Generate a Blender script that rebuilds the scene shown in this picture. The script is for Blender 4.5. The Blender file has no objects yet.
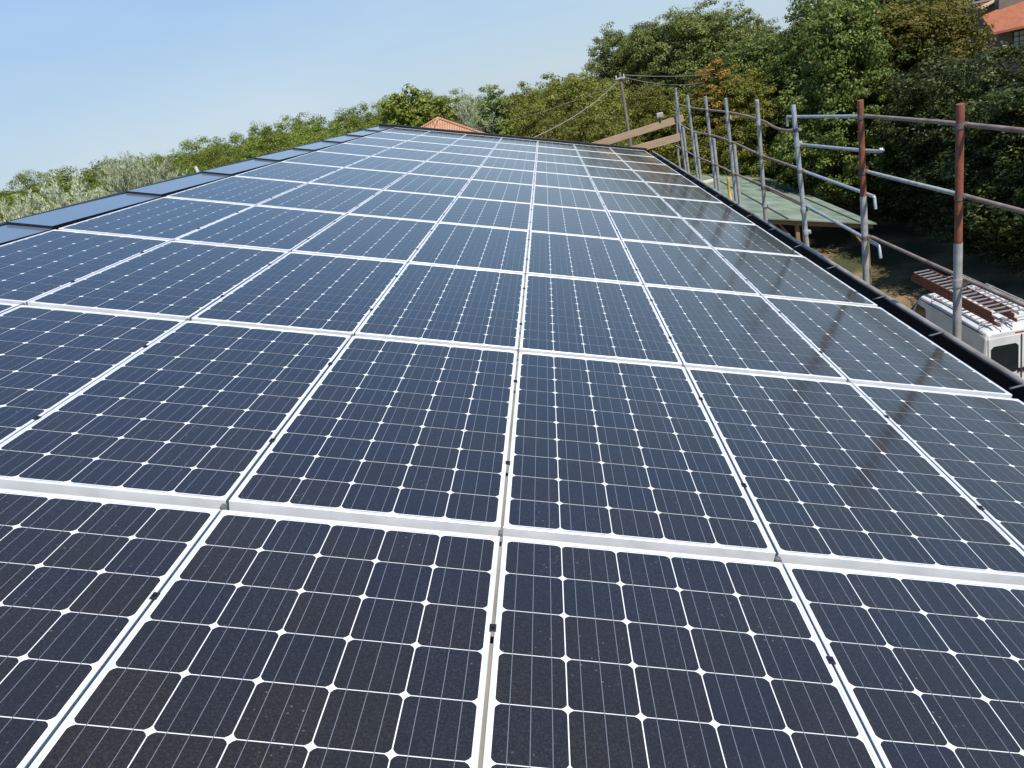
import bpy, bmesh, math, random
import numpy as np
from mathutils import Vector, Matrix
R_ = math.radians
SC = bpy.context.scene
COL = SC.collection

# ------------------------------------------------------------------ camera
cam_d = bpy.data.cameras.new("camera"); cam = bpy.data.objects.new("camera", cam_d); COL.objects.link(cam)
cam_d.sensor_width = 36; cam_d.lens = 27.2004; cam_d.clip_start = 0.05; cam_d.clip_end = 5000
cx, cy, cz = (0.97540, 0.03756, -0.21723), (0.18931, 0.36220, 0.91267), (0.11296, -0.93134, 0.34618)
cam.matrix_world = Matrix(((cx[0], cy[0], cz[0], 0.3756), (cx[1], cy[1], cz[1], -1.9972), (cx[2], cy[2], cz[2], 10.3992), (0, 0, 0, 1)))
SC.camera = cam
SC.render.resolution_x, SC.render.resolution_y = 1024, 768

# ------------------------------------------------------------------ light
SUN_EL, SUN_H = 57.0, (0.50, -0.866)            # sun high behind the viewer, a little to the right
SUN_ROT = math.atan2(SUN_H[0], SUN_H[1])
w = bpy.data.worlds.new("World"); SC.world = w; w.use_nodes = True
nt = w.node_tree; nt.nodes.clear()
wo = nt.nodes.new('ShaderNodeOutputWorld'); bg = nt.nodes.new('ShaderNodeBackground'); sky = nt.nodes.new('ShaderNodeTexSky')
sky.sky_type = 'NISHITA'; sky.sun_disc = False; sky.sun_elevation = R_(SUN_EL); sky.sun_rotation = SUN_ROT
sky.altitude = 100; sky.air_density = 1.0; sky.dust_density = 0.35; sky.ozone_density = 2.5
# pale summer haze over the blue: even gradient from horizon to zenith, plus soft streaks of thin cloud
L_ = nt.links.new; NN = nt.nodes.new
tc = NN('ShaderNodeTexCoord'); sx = NN('ShaderNodeSeparateXYZ'); gr = NN('ShaderNodeValToRGB')
el = gr.color_ramp.elements; el[0].color = (3.75, 4.75, 5.7, 1); el[1].color = (.55, 1.15, 2.4, 1)
for pos, c in ((.10, (3.30, 4.60, 6.1)), (.28, (2.0, 3.9, 6.9)), (.55, (.85, 2.45, 6.2)), (.76, (.70, 1.7, 3.6))):
    x = el.new(pos); x.color = (*c, 1)
mg = NN('ShaderNodeMixRGB'); mg.inputs[0].default_value = .85
L_(tc.outputs['Generated'], sx.inputs[0]); L_(sx.outputs['Z'], gr.inputs[0]); L_(sky.outputs[0], mg.inputs[1]); L_(gr.outputs[0], mg.inputs[2])
mp = NN('ShaderNodeMapping'); mp.inputs['Scale'].default_value = (2.2, 2.2, 9)
nz = NN('ShaderNodeTexNoise'); nz.inputs['Scale'].default_value = 1.3; nz.inputs['Detail'].default_value = 6
cr = NN('ShaderNodeValToRGB'); cr.color_ramp.elements[0].position = 0.46; cr.color_ramp.elements[1].position = 0.85; cr.color_ramp.elements[1].color = (.22, .22, .22, 1)
mx = NN('ShaderNodeMixRGB'); mx.inputs[2].default_value = (6.0, 6.6, 7.2, 1)
L_(tc.outputs['Generated'], mp.inputs['Vector']); L_(mp.outputs[0], nz.inputs['Vector']); L_(nz.outputs['Fac'], cr.inputs[0])
L_(cr.outputs[0], mx.inputs[0]); L_(mg.outputs[0], mx.inputs[1]); L_(mx.outputs[0], bg.inputs[0]); L_(bg.outputs[0], wo.inputs[0])
bg.inputs[1].default_value = 0.105
sd = bpy.data.lights.new("sun", 'SUN'); sd.energy = 5.0; sd.angle = R_(0.53); sd.color = (1, .95, .865)
so = bpy.data.objects.new("sun", sd); COL.objects.link(so)
ce = math.cos(R_(SUN_EL)); hl = math.hypot(*SUN_H)
so.rotation_euler = Vector((SUN_H[0]/hl*ce, SUN_H[1]/hl*ce, math.sin(R_(SUN_EL)))).to_track_quat('Z', 'Y').to_euler()
so.location = (10, -30, 40)
vs = SC.view_settings; vs.view_transform = 'Standard'; vs.look = 'None'; vs.exposure = 0.35; vs.gamma = 1; vs.use_curve_mapping = False
SC.cycles.max_bounces = 8; SC.cycles.transparent_max_bounces = 8

# ------------------------------------------------------------------ helpers
class MB:
    """collects shapes, builds them as ONE mesh object"""
    def __init__(s): s.v = []; s.f = []; s.m = []; s.sm = []
    def add(s, vs, fs, mi=0, smooth=False):
        o = len(s.v); s.v += [tuple(v) for v in vs]
        for f in fs: s.f.append([o+i for i in f]); s.m.append(mi); s.sm.append(smooth)
    def quad(s, a, b, c, d, mi=0): s.add([a, b, c, d], [(0, 1, 2, 3)], mi)
    def box(s, lo, hi, mi=0, fn=None):
        x0, y0, z0 = lo; x1, y1, z1 = hi
        v = [(x0,y0,z0),(x1,y0,z0),(x1,y1,z0),(x0,y1,z0),(x0,y0,z1),(x1,y0,z1),(x1,y1,z1),(x0,y1,z1)]
        if fn: v = [fn(*p) for p in v]
        s.add(v, [(3,2,1,0),(4,5,6,7),(0,1,5,4),(1,2,6,5),(2,3,7,6),(3,0,4,7)], mi)
    def prism(s, pts, y0, y1, mi=0, fn=None):
        """profile pts in (x,z) swept from y0 to y1"""
        n = len(pts); v = [(x, y0, z) for x, z in pts]+[(x, y1, z) for x, z in pts]
        if fn: v = [fn(*p) for p in v]
        f = [(i, (i+1) % n, n+(i+1) % n, n+i) for i in range(n)]+[tuple(range(n-1, -1, -1)), tuple(range(n, 2*n))]
        s.add(v, f, mi)
    def tube(s, pts, r, n=10, mi=0, cap=True):
        P = [Vector(p) for p in pts]; rr = r if isinstance(r, (list, tuple)) else [r]*len(P)
        v = []; f = []; up = None
        for i, p in enumerate(P):
            t = (P[min(i+1, len(P)-1)]-P[max(i-1, 0)]).normalized()
            if up is None: up = Vector((0, 0, 1)) if abs(t.z) < .9 else Vector((1, 0, 0))
            a = t.cross(up)
            if a.length < 1e-4: a = t.cross(Vector((0, 1, 0)))
            a.normalize(); b = a.cross(t); up = b
            v += [p+rr[i]*(math.cos(2*math.pi*k/n)*a+math.sin(2*math.pi*k/n)*b) for k in range(n)]
        for i in range(len(P)-1):
            f += [(i*n+k, i*n+(k+1) % n, (i+1)*n+(k+1) % n, (i+1)*n+k) for k in range(n)]
        s.add(v, f, mi, True)
        if cap:
            s.add(v[:n], [tuple(range(n-1, -1, -1))], mi); s.add(v[-n:], [tuple(range(n))], mi)
    def build(s, name, mats, parent=None, bevel=0):
        me = bpy.data.meshes.new(name); me.from_pydata(s.v, [], s.f)
        for m in (mats if isinstance(mats, (list, tuple)) else [mats]): me.materials.append(m)
        me.polygons.foreach_set('material_index', s.m); me.polygons.foreach_set('use_smooth', s.sm); me.update()
        bm = bmesh.new(); bm.from_mesh(me); bmesh.ops.recalc_face_normals(bm, faces=bm.faces); bm.to_mesh(me); bm.free()
        o = bpy.data.objects.new(name, me); COL.objects.link(o)
        if parent: o.parent = parent
        if bevel:
            b = o.modifiers.new('bevel', 'BEVEL'); b.width = bevel; b.segments = 2; b.limit_method = 'ANGLE'
        return o

def tag(o, label=None, cat=None, group=None, kind=None):
    for k, v in (('label', label), ('category', cat), ('group', group), ('kind', kind)):
        if v: o[k] = v
    return o
def empty(name, loc, rot=(0, 0, 0)):
    o = bpy.data.objects.new(name, None); COL.objects.link(o); o.location = loc; o.rotation_euler = rot; o.empty_display_size = .2
    return o
def copy_tree(o, parent=None):
    c = o.copy(); COL.objects.link(c)
    if parent: c.parent = parent
    for ch in list(o.children): copy_tree(ch, c)
    return c

def node_mat(name):
    m = bpy.data.materials.new(name); m.use_nodes = True
    return m, m.node_tree, m.node_tree.nodes['Principled BSDF']
def mat(name, col, rough=.6, metal=0, var=.25, scale=6, spec=.5, bump=0, col2=None, detail=5, coord='Object', stretch=None, lo=.3, hi=.7):
    """plain surface with procedural mottling between two tones and an optional fine bump"""
    m, t, p = node_mat(name); N = t.nodes.new; L = t.links.new
    tc = N('ShaderNodeTexCoord'); n = N('ShaderNodeTexNoise'); n.inputs['Scale'].default_value = scale; n.inputs['Detail'].default_value = detail
    src = tc.outputs[coord]
    if stretch:
        mp = N('ShaderNodeMapping'); mp.inputs['Scale'].default_value = stretch; L(src, mp.inputs[0]); src = mp.outputs[0]
    L(src, n.inputs['Vector'])
    r = N('ShaderNodeValToRGB'); r.color_ramp.elements[0].position = lo; r.color_ramp.elements[1].position = hi
    a = col2 or tuple(c*(1-var) for c in col)
    r.color_ramp.elements[0].color = (*a, 1); r.color_ramp.elements[1].color = (*col, 1)
    L(n.outputs['Fac'], r.inputs[0]); L(r.outputs[0], p.inputs['Base Color'])
    p.inputs['Roughness'].default_value = rough; p.inputs['Metallic'].default_value = metal; p.inputs['Specular IOR Level'].default_value = spec
    if bump:
        b = N('ShaderNodeBump'); b.inputs['Strength'].default_value = bump; b.inputs['Distance'].default_value = .02
        n2 = N('ShaderNodeTexNoise'); n2.inputs['Scale'].default_value = scale*5; n2.inputs['Detail'].default_value = 6; L(src, n2.inputs['Vector'])
        L(n2.outputs['Fac'], b.inputs['Height']); L(b.outputs[0], p.inputs['Normal'])
    return m

# ------------------------------------------------------------------ frame of the pitched roof: x down the slope, y along it, n out of it
H = 9.2; PITCH = R_(17.5); CA, SA = math.cos(PITCH), math.sin(PITCH)
def rp(x, y, n=0): return (x*CA+n*SA, y, -x*SA+n*CA+H)
PW, PL = 0.835, 1.688              # pitch of the panel grid
XE, XL = 3*PW, -4*PW               # eave edge, ridge-side edge
NR0, NR1 = -1, 10                  # rows
YEND = NR1*PL

# ------------------------------------------------------------------ materials
def glass_coat(p, rough=.06):
    p.inputs['Roughness'].default_value = rough; p.inputs['IOR'].default_value = 1.5; p.inputs['Specular Tint'].default_value = (.66, .85, 1, 1)
def wave_bump(t, p, strength=.06):
    N = t.nodes.new; L = t.links.new
    g = N('ShaderNodeNewGeometry'); n = N('ShaderNodeTexNoise'); n.inputs['Scale'].default_value = 260; n.inputs['Detail'].default_value = 2
    b = N('ShaderNodeBump'); b.inputs['Strength'].default_value = strength; b.inputs['Distance'].default_value = .002
    L(g.outputs['Position'], n.inputs['Vector']); L(n.outputs['Fac'], b.inputs['Height']); L(b.outputs[0], p.inputs['Normal'])
def dust_nodes(t, base_socket, amount, speck):
    """world-space dust film and droppings over a base colour; returns colour socket"""
    N = t.nodes.new; L = t.links.new
    g = N('ShaderNodeNewGeometry')
    n1 = N('ShaderNodeTexNoise'); n1.inputs['Scale'].default_value = 2.2; n1.inputs['Detail'].default_value = 6; L(g.outputs['Position'], n1.inputs['Vector'])
    n2 = N('ShaderNodeTexNoise'); n2.inputs['Scale'].default_value = 190; n2.inputs['Detail'].default_value = 3; L(g.outputs['Position'], n2.inputs['Vector'])
    r2 = N('ShaderNodeMapRange'); r2.inputs[1].default_value = .42; r2.inputs[2].default_value = .75; L(n2.outputs['Fac'], r2.inputs[0])
    m1 = N('ShaderNodeMath'); m1.operation = 'MULTIPLY'; L(n1.outputs['Fac'], m1.inputs[0]); L(r2.outputs[0], m1.inputs[1])
    m2 = N('ShaderNodeMath'); m2.operation = 'MULTIPLY_ADD'; m2.inputs[1].default_value = amount*1.6; m2.inputs[2].default_value = amount*.35; L(m1.outputs[0], m2.inputs[0])
    v = N('ShaderNodeTexVoronoi'); v.inputs['Scale'].default_value = 46; L(g.outputs['Position'], v.inputs['Vector'])
    lt = N('ShaderNodeMath'); lt.operation = 'LESS_THAN'; lt.inputs[1].default_value = .12; L(v.outputs['Distance'], lt.inputs[0])
    n3 = N('ShaderNodeTexNoise'); n3.inputs['Scale'].default_value = 5; n3.inputs['Detail'].default_value = 4; L(g.outputs['Position'], n3.inputs['Vector'])
    gt = N('ShaderNodeMapRange'); gt.inputs[1].default_value = .52; gt.inputs[2].default_value = .68; L(n3.outputs['Fac'], gt.inputs[0])
    m3 = N('ShaderNodeMath'); m3.operation = 'MULTIPLY'; L(lt.outputs[0], m3.inputs[0]); L(gt.outputs[0], m3.inputs[1])
    m4 = N('ShaderNodeMath'); m4.operation = 'MULTIPLY_ADD'; m4.inputs[1].default_value = speck; L(m3.outputs[0], m4.inputs[0]); L(m2.outputs[0], m4.inputs[2]); m4.use_clamp = True
    mx = N('ShaderNodeMixRGB'); mx.inputs[2].default_value = (.30, .25, .185, 1); L(m4.outputs[0], mx.inputs[0])
    if isinstance(base_socket, tuple): mx.inputs[1].default_value = (*base_socket, 1)
    else: L(base_socket, mx.inputs[1])
    return mx.outputs[0]

m_cell, t, p = node_mat('silicon_cell'); N = t.nodes.new; L = t.links.new
g = N('ShaderNodeNewGeometry'); oi = N('ShaderNodeObjectInfo'); ad = N('ShaderNodeMath'); ad.operation = 'ADD'; fr = N('ShaderNodeMath'); fr.operation = 'FRACT'
L(g.outputs['Random Per Island'], ad.inputs[0]); L(oi.outputs['Random'], ad.inputs[1]); L(ad.outputs[0], fr.inputs[0])
r = N('ShaderNodeValToRGB'); e = r.color_ramp.elements
e[0].color = (.0068, .0082, .0140, 1); e[1].color = (.0090, .0085, .0088, 1); x = e.new(.5); x.color = (.0076, .0082, .0110, 1); x = e.new(.8); x.color = (.0092, .0084, .0084, 1)
L(fr.outputs[0], r.inputs[0]); L(dust_nodes(t, r.outputs[0], .080, .36), p.inputs['Base Color']); glass_coat(p, .12); wave_bump(t, p)
m_back, t, p = node_mat('white_backsheet'); t.links.new(dust_nodes(t, (.74, .76, .78), .10, .3), p.inputs['Base Color']); glass_coat(p, .12); wave_bump(t, p)
m_bus, t, p = node_mat('busbar'); t.links.new(dust_nodes(t, (.15, .17, .205), .08, .2), p.inputs['Base Color']); glass_coat(p, .12); wave_bump(t, p)
m_alu = mat('anodised_aluminium', (.82, .83, .84), rough=.36, metal=.30, var=.20, scale=9, spec=.5)
m_clamp = mat('black_clamp', (.012, .012, .013), rough=.5, var=.3)
m_steel = mat('bolt_steel', (.35, .33, .30), rough=.45, metal=.7)
m_galv = mat('galvanised_steel', (.52, .55, .57), rough=.42, metal=.55, var=.35, scale=22, col2=(.33, .35, .36))
m_galvb = mat('weathered_galvanised_steel', (.44, .45, .44), rough=.6, metal=.3, scale=16, col2=(.27, .26, .24))
m_rust = mat('rust_red_painted_steel', (.27, .085, .042), rough=.62, scale=12, col2=(.15, .05, .03), bump=.15)
m_oldsteel = mat('old_clamp_steel', (.20, .17, .15), rough=.6, metal=.4, scale=20, col2=(.10, .07, .05))
m_rustg = mat('rusty_grey_steel', (.31, .255, .205), rough=.6, metal=.2, scale=7, col2=(.15, .09, .06), bump=.1)
m_sheet, t, p = node_mat('dark_glossy_sheet'); t.links.new(dust_nodes(t, (.10, .13, .18), .10, .2), p.inputs['Base Color']); glass_coat(p, .12); wave_bump(t, p, .04)
m_black = mat('black_trim', (.012, .012, .014), rough=.45, var=.4)
m_deck = mat('roof_underlay', (.27, .25, .225), rough=.85, var=.35, scale=5)
m_gutter = mat('dark_gutter_metal', (.022, .021, .021), rough=.5, metal=.2, var=.4, scale=4)
m_strap = mat('dull_strap_steel', (.16, .16, .155), rough=.55, metal=.3, scale=9)
m_rim = mat('gutter_rim_metal', (.42, .375, .32), rough=.42, metal=.35, var=.5, scale=4, col2=(.20, .165, .14))
m_plaster = mat('cream_plaster', (.56, .50, .40), rough=.9, var=.2, scale=2, bump=.1)
m_plank = mat('scaffold_plank_wood', (.40, .285, .185), rough=.75, scale=3, col2=(.27, .185, .115), stretch=(1, 12, 14), bump=.15)
m_oldwood = mat('weathered_pole_wood', (.22, .18, .14), rough=.85, scale=4, col2=(.13, .105, .085), stretch=(9, 9, .6), bump=.2)
m_cable = mat('cable', (.34, .33, .31), rough=.6)
m_bark = mat('bark', (.095, .075, .055), rough=.9, scale=5, col2=(.05, .04, .03), stretch=(3, 3, .7), bump=.4)

# ------------------------------------------------------------------ SETTING: ground
mb = MB(); S = 1600
mb.quad((-S, -S, 0), (S, -S, 0), (S, S, 0), (-S, S, 0))
m_gnd, t, p = node_mat('dry_earth_and_grass'); N = t.nodes.new; L = t.links.new
g = N('ShaderNodeNewGeometry')
n1 = N('ShaderNodeTexNoise'); n1.inputs['Scale'].default_value = .35; n1.inputs['Detail'].default_value = 8; L(g.outputs['Position'], n1.inputs['Vector'])
n2 = N('ShaderNodeTexNoise'); n2.inputs['Scale'].default_value = 4; n2.inputs['Detail'].default_value = 8; L(g.outputs['Position'], n2.inputs['Vector'])
r1 = N('ShaderNodeValToRGB'); e = r1.color_ramp.elements; e[0].position = .46; e[0].color = (.05, .062, .022, 1); e[1].position = .62; e[1].color = (.26, .185, .105, 1)
r2 = N('ShaderNodeValToRGB'); e = r2.color_ramp.elements; e[0].color = (.55, .5, .45, 1); e[1].color = (1.15, 1.1, 1, 1)
mm = N('ShaderNodeMixRGB'); mm.blend_type = 'MULTIPLY'; mm.inputs[0].default_value = 1
L(n1.outputs['Fac'], r1.inputs[0]); L(n2.outputs['Fac'], r2.inputs[0]); L(r1.outputs[0], mm.inputs[1]); L(r2.outputs[0], mm.inputs[2]); L(mm.outputs[0], p.inputs['Base Color'])
p.inputs['Roughness'].default_value = .95
bp = N('ShaderNodeBump'); bp.inputs['Strength'].default_value = .6; bp.inputs['Distance'].default_value = .05; L(n2.outputs['Fac'], bp.inputs['Height']); L(bp.outputs[0], p.inputs['Normal'])
tag(mb.build('ground', m_gnd), kind='structure')

# ------------------------------------------------------------------ SETTING: the building that carries the panels
bld = empty('building', (0, 5, 0)); tag(bld, 'long building whose pitched roof is covered with solar panels', 'building')
off = Vector((0, -5, 0))
def obuild(mb, name, mats, bevel=0, parent=None):
    """build in world coordinates under the building empty"""
    mb.v = [(x, y-5, z) for x, y, z in mb.v]
    return mb.build(name, mats, parent or bld, bevel)
Y0, Y1 = -6.0, YEND+.04
XR = XL-.36                                                            # ridge
rx, _, rz = rp(XR, 0, -.06)
mb = MB()
mb.box((XR, Y0, -.26), (XE+.03, Y1, -.062), fn=rp)                     # near slope
lx = rx-6.0; lz = rz-6.0*SA/CA
mb.add([(rx, Y0, rz), (lx, Y0, lz), (lx, Y1, lz), (rx, Y1, rz), (rx, Y0, rz-.2), (lx, Y0, lz-.2), (lx, Y1, lz-.2), (rx, Y1, rz-.2)],
       [(0,1,2,3), (7,6,5,4), (0,4,5,1), (1,5,6,2), (2,6,7,3)])
obuild(mb, 'roof', m_deck)
ex, _, ez = rp(XE-.5, 0, -.27); wx0 = lx+.5
mb = MB()
mb.box((wx0, Y0+.3, 0), (ex, Y1-.3, lz-.25+.5*SA/CA))
for yy in (Y0+.3, Y1-.3):                                              # gables
    a = yy+(.05 if yy < 0 else -.05)
    mb.add([(wx0, a, lz-.26), (ex, a, ez-.05), (rx, a, rz-.24)], [(0, 1, 2)])
obuild(mb, 'wall', m_plaster)
mb = MB()                                                              # dark verge trim along the far gable and the ridge
mb.box((XR-.03, Y1+.001, -.2), (XE+.05, Y1+.075, .055), fn=rp)
mb.box((XR-.05, Y0, -.05), (XR-.004, Y1, .004), fn=rp)
obuild(mb, 'verge_trim', m_black, .004)
# gutter: open trough hung below the last panels
gx, gz = rp(XE+.03, 0, -.07)[0], rp(XE+.03, 0, -.07)[2]
ox, oz = rp(2.685, 0, 0)[0], rp(2.685, 0, 0)[2]
prof = []
for k in range(13):
    a = math.pi*k/12
    mxx = (gx+ox)/2; rad = (ox-gx)/2
    prof.append((mxx-rad*math.cos(a), min(gz, oz)-.015-.11*math.sin(a)))
prof = [(gx, gz+.02)]+prof+[(ox, oz)]
inner = [(x+(0.004 if i < len(prof)/2 else -.004), z+.004) for i, (x, z) in enumerate(prof)]
mb = MB(); mb.prism(prof+inner[::-1], Y0, Y1-.05)
gut = obuild(mb, 'gutter', m_gutter)
mb = MB(); mb.tube([(ox-.004, Y0, oz+.003), (ox-.004, Y1-.05, oz+.003)], .019, 12)
obuild(mb, 'rim', m_rim, parent=gut)
for y in (-.6, .2, 1.02, 1.87, 2.78, 3.67, 4.68, 5.62, 6.55, 7.5, 8.38, 9.3, 10.2, 11.1, 12, 12.9, 13.8, 14.7, 15.6):
    mb = MB(); a = rp(XE+.075, y, -.018); b = (ox-.01, y, oz+.024)
    mb.add([(a[0], y-.008, a[2]), (a[0], y+.008, a[2]), (b[0], y+.008, b[2]), (b[0], y-.008, b[2]),
            (a[0], y-.008, a[2]-.003), (a[0], y+.008, a[2]-.003), (b[0], y+.008, b[2]-.003), (b[0], y-.008, b[2]-.003)],
           [(0,1,2,3), (7,6,5,4), (0,4,5,1), (1,5,6,2), (2,6,7,3), (3,7,4,0)])
    obuild(mb, 'strap', m_strap, parent=gut)

# ------------------------------------------------------------------ solar panels
FW, FL, LIP = PW-.0085, PL-.050, .0105                                 # frame outer size
CP = .1600; CPY = .1598; CS = .0786; CC = .0118                       # cell pitch, half size, corner cut
def panel_proto():
    root = empty('solar_panel', (0, 0, 0))
    a, b = FW/2, FL/2; ai, bi = a-LIP, b-LIP
    zt, zb = .0025, -.0400
    mb = MB(); ch = .0012
    def ring(x, y, z): return [(-x, -y, z), (x, -y, z), (x, y, z), (-x, y, z)]
    rings = [ring(a, b, zb), ring(a, b, zt-ch), ring(a-ch, b-ch, zt), ring(ai+ch, bi+ch, zt), ring(ai, bi, zt-ch), ring(ai, bi, zb)]
    v = sum(rings, []); f = []
    for k in range(len(rings)-1):
        for i in range(4): f.append((k*4+i, k*4+(i+1) % 4, k*4+4+(i+1) % 4, k*4+4+i))
    for i in range(4): f.append((20+i, 20+(i+1) % 4, (i+1) % 4, i))
    mb.add(v, f); mb.build('frame', m_alu, root)
    mb = MB()
    mb.quad((-ai, -bi, -.0006), (ai, -bi, -.0006), (ai, bi, -.0006), (-ai, bi, -.0006), 1)
    for i in range(5):
        for j in range(10):
            X = (i-2)*CP; Y = (j-4.5)*CPY; s, c = CS, CC; q = c*.40
            pts = [(-s+c, -s), (s-c, -s), (s-q, -s+q), (s, -s+c), (s, s-c), (s-q, s-q), (s-c, s), (-s+c, s), (-s+q, s-q), (-s, s-c), (-s, -s+c), (-s+q, -s+q)]
            mb.add([(X+u, Y+w_, 0) for u, w_ in pts], [tuple(range(12))], 0)
        for k in (-1, 0, 1):
            X = (i-2)*CP+k*.0465; w_ = .00075; e_ = 5*CPY-.001
            mb.quad((X-w_, -e_, .0004), (X+w_, -e_, .0004), (X+w_, e_, .0004), (X-w_, e_, .0004), 2)
        for sgn in (-1, 1):                                            # collector ribbons at both ends
            X = (i-2)*CP
            mb.quad((X-.062, sgn*(5*CPY+.0045)-.0011, .0002), (X+.062, sgn*(5*CPY+.0045)-.0011, .0002), (X+.062, sgn*(5*CPY+.0045)+.0011, .0002), (X-.062, sgn*(5*CPY+.0045)+.0011, .0002), 2)
    mb.build('cell_sheet', [m_cell, m_back, m_bus], root)
    for yy in (-.40, .40):                                             # clamps bridging to the neighbour on the left
        mb = MB(); x0 = -a-.0135; 
        mb.box((x0, yy-.013, .0030), (-a+.0035, yy+.013, .0065))
        mb.tube([(-a-.005, yy, .0065), (-a-.005, yy, .0105)], .005, 6)
        mb.build('clamp', m_clamp, root, .001)
    return root
ORD = ['first', 'second', 'third', 'fourth', 'fifth', 'sixth', 'seventh', 'eighth', 'ninth', 'tenth', 'eleventh', 'twelfth']
pp = panel_proto(); first = True; rnd = random.Random(5)
for row in range(NR0, NR1):
    for c in range(-4, 3):
        o = pp if first else copy_tree(pp); first = False
        o.location = rp((c+.5)*PW+rnd.uniform(-.0015, .0015), (row+.5)*PL+rnd.uniform(-.002, .002), rnd.uniform(-.001, .001))
        o.rotation_euler = (rnd.uniform(-.0011, .0011), PITCH+rnd.uniform(-.0011, .0011), 0)
        k = 2-c
        w1 = 'beside the gutter' if k == 0 else ('beside the ridge sheets' if k == 6 else ORD[k]+' from the gutter')
        w2 = 'nearest row' if row == NR0 else ('farthest row' if row == NR1-1 else ORD[row-NR0]+' nearest row')
        tag(o, f'blue-black solar panel {w1} in the {w2}', 'solar panel', 'solar panels laid in rows on the roof')

# grey junction plates where four panels meet
mb = MB(); mb.box((-.010, -.012, -.010), (.004, .008, .0005)); mb.tube([(-.003, 0, 0), (-.003, 0, .004)], .004, 6)
jp = mb.build('junction_clip', m_steel); first = True
for row in range(0, NR1):
    for c in range(-3, 3):
        o = jp if first else jp.copy()
        if not first: COL.objects.link(o)
        first = False
        o.location = rp(c*PW, row*PL, 0); o.rotation_euler = (0, PITCH, 0)
        k = 3-c
        tag(o, f'grey clip in the {ORD[k-1]} seam from the gutter, front of the {ORD[row+1]} nearest panel row', 'clip', 'clips where four panels meet')

# ridge sheets, each raised a little over the next
first = True
for row in range(NR0, NR1):
    y0, y1 = row*PL+.02, (row+1)*PL+.06
    if row == NR1-1: y1 = YEND
    root = empty('ridge_sheet', rp(XL-.16, y0, 0))
    lx_, ly_, lz_ = root.location
    def fn(x, y, n): q = rp(x, y, n-.010+.020*(1-(y-y0)/(y1-y0))); return (q[0]-lx_, q[1]-ly_, q[2]-lz_)
    mb = MB(); mb.box((XR+.004, y0, .004), (XL-.034, y1, .0065), fn=fn); mb.build('sheet', m_sheet, root)
    mb = MB(); mb.box((XR+.002, y0-.004, -.016), (XL-.030, y0-.0005, .0070), fn=fn); mb.box((XL-.0335, y0, -.020), (XL-.031, y1, .0070), fn=fn)  # black strip on the panel side stands for the gap's shade
    mb.box((XR-.002, y0, -.02), (XR+.0035, y1, .0075), fn=fn); mb.build('edge_and_gap_shade', m_black, root)
    w2 = 'nearest row' if row == NR0 else ('farthest row' if row == NR1-1 else ORD[row-NR0]+' nearest row')
    tag(root, f'narrow glossy ridge sheet with black edges and a shade strip at the gap, beside the {w2} of panels', 'ridge sheet', 'glossy sheets along the ridge')
# short pale pipe standing behind the ridge
mb = MB(); q = (-4.575, 9.0, rz+H*0-.42)
mb.tube([(0, 0, -.15), (0, 0, .50), (-.01, 0, .56)], .022, 10); o = mb.build('vent_pipe', mat('pale_pipe', (.62, .6, .55), .6)); o.location = (-4.575, 9.0, 9.83)
tag(o, 'short pale vent pipe standing just behind the ridge', 'pipe')

# ------------------------------------------------------------------ scaffold
def post(name, label, top, bot, join, m_up, m_low, sleeve=None, collars=(), X=2.8, lean=0, clamps=()):
    yt, zt = top; yb, zb = bot
    def pt(z): f = (z-zb)/(zt-zb); return Vector((X+lean*f, yb+(yt-yb)*f, z+H))
    root = empty('scaffold_post', (X, yb, 0)); b = Vector(root.location)
    if sleeve is None:
        mb = MB(); mb.tube([pt(join)-b, pt(zt)-b], .0242, 14)
        mb.build('upper_tube', m_up, root)
        mb = MB(); mb.tube([(0, 0, 0.02), pt(-1.05)-b, pt(join)-b+Vector((0, 0, .03))], .0272 if m_up is m_rust else .0246, 14)
        mb.build('standard', m_low, root)
    else:
        mb = MB(); mb.tube([pt(-1.3)-b, pt(zt)-b], .0235, 14); mb.build('upper_tube', m_up, root)
        mb = MB(); s = Vector((.058, .02, 0)); mb.tube([(.058, .02, .02), pt(-1.05)-b+s, pt(sleeve)-b+s], .0242, 14); mb.build('standard', m_low, root)
    mb = MB(); mb.box((-.075, -.075, 0), (.075+(.058 if sleeve is not None else 0), .075, .008)); mb.tube([(0, 0, .008), (0, 0, .12)], .03, 10); mb.build('base_plate', m_galvb, root)
    for z in collars:
        mb = MB(); p = pt(z)-b; mb.tube([p-Vector((0, 0, .026)), p+Vector((0, 0, .026))], .0315, 12)
        mb.box((p.x+.018, p.y-.018, p.z-.02), (p.x+.052, p.y+.018, p.z+.02)); mb.tube([(p.x+.035, p.y-.045, p.z), (p.x+.035, p.y+.01, p.z)], .009, 6)
        mb.build('coupler', m_galvb, root, .003)
    for z in clamps:
        mb = MB(); p = pt(z)-b; mb.tube([p-Vector((0, 0, .017)), p+Vector((0, 0, .017))], .0275, 12)
        mb.box((p.x+.018, p.y-.020, p.z-.016), (p.x+.046, p.y+.020, p.z+.016)); mb.tube([(p.x+.02, p.y-.034, p.z), (p.x+.02, p.y-.018, p.z)], .007, 6)
        mb.build('rail_clamp', m_oldsteel, root, .002)
    tag(root, label, 'scaffold post', 'scaffold posts along the eave')
G = 'galvanised scaffold post'
post(0, 'nearest scaffold post, rust-red tube on a grey standard, at the right of the photo', (3.05, .54), (3.15, -1.03), -.36, m_rust, m_galvb, collars=(-.60,), clamps=(.41, -.03))
post(0, 'second nearest scaffold post, rust-red tube above a grey standard', (4.63, .53), (4.74, -1.02), -.27, m_rust, m_galvb, clamps=(.40, -.04, -.6))
post(0, 'pale galvanised scaffold post next before the rust-red ones, with hooked rails', (6.42, .45), (6.37, -1.01), -.85, m_galv, m_galvb, collars=(.06, -.62, -.86), clamps=(.20, -.215))
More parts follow.
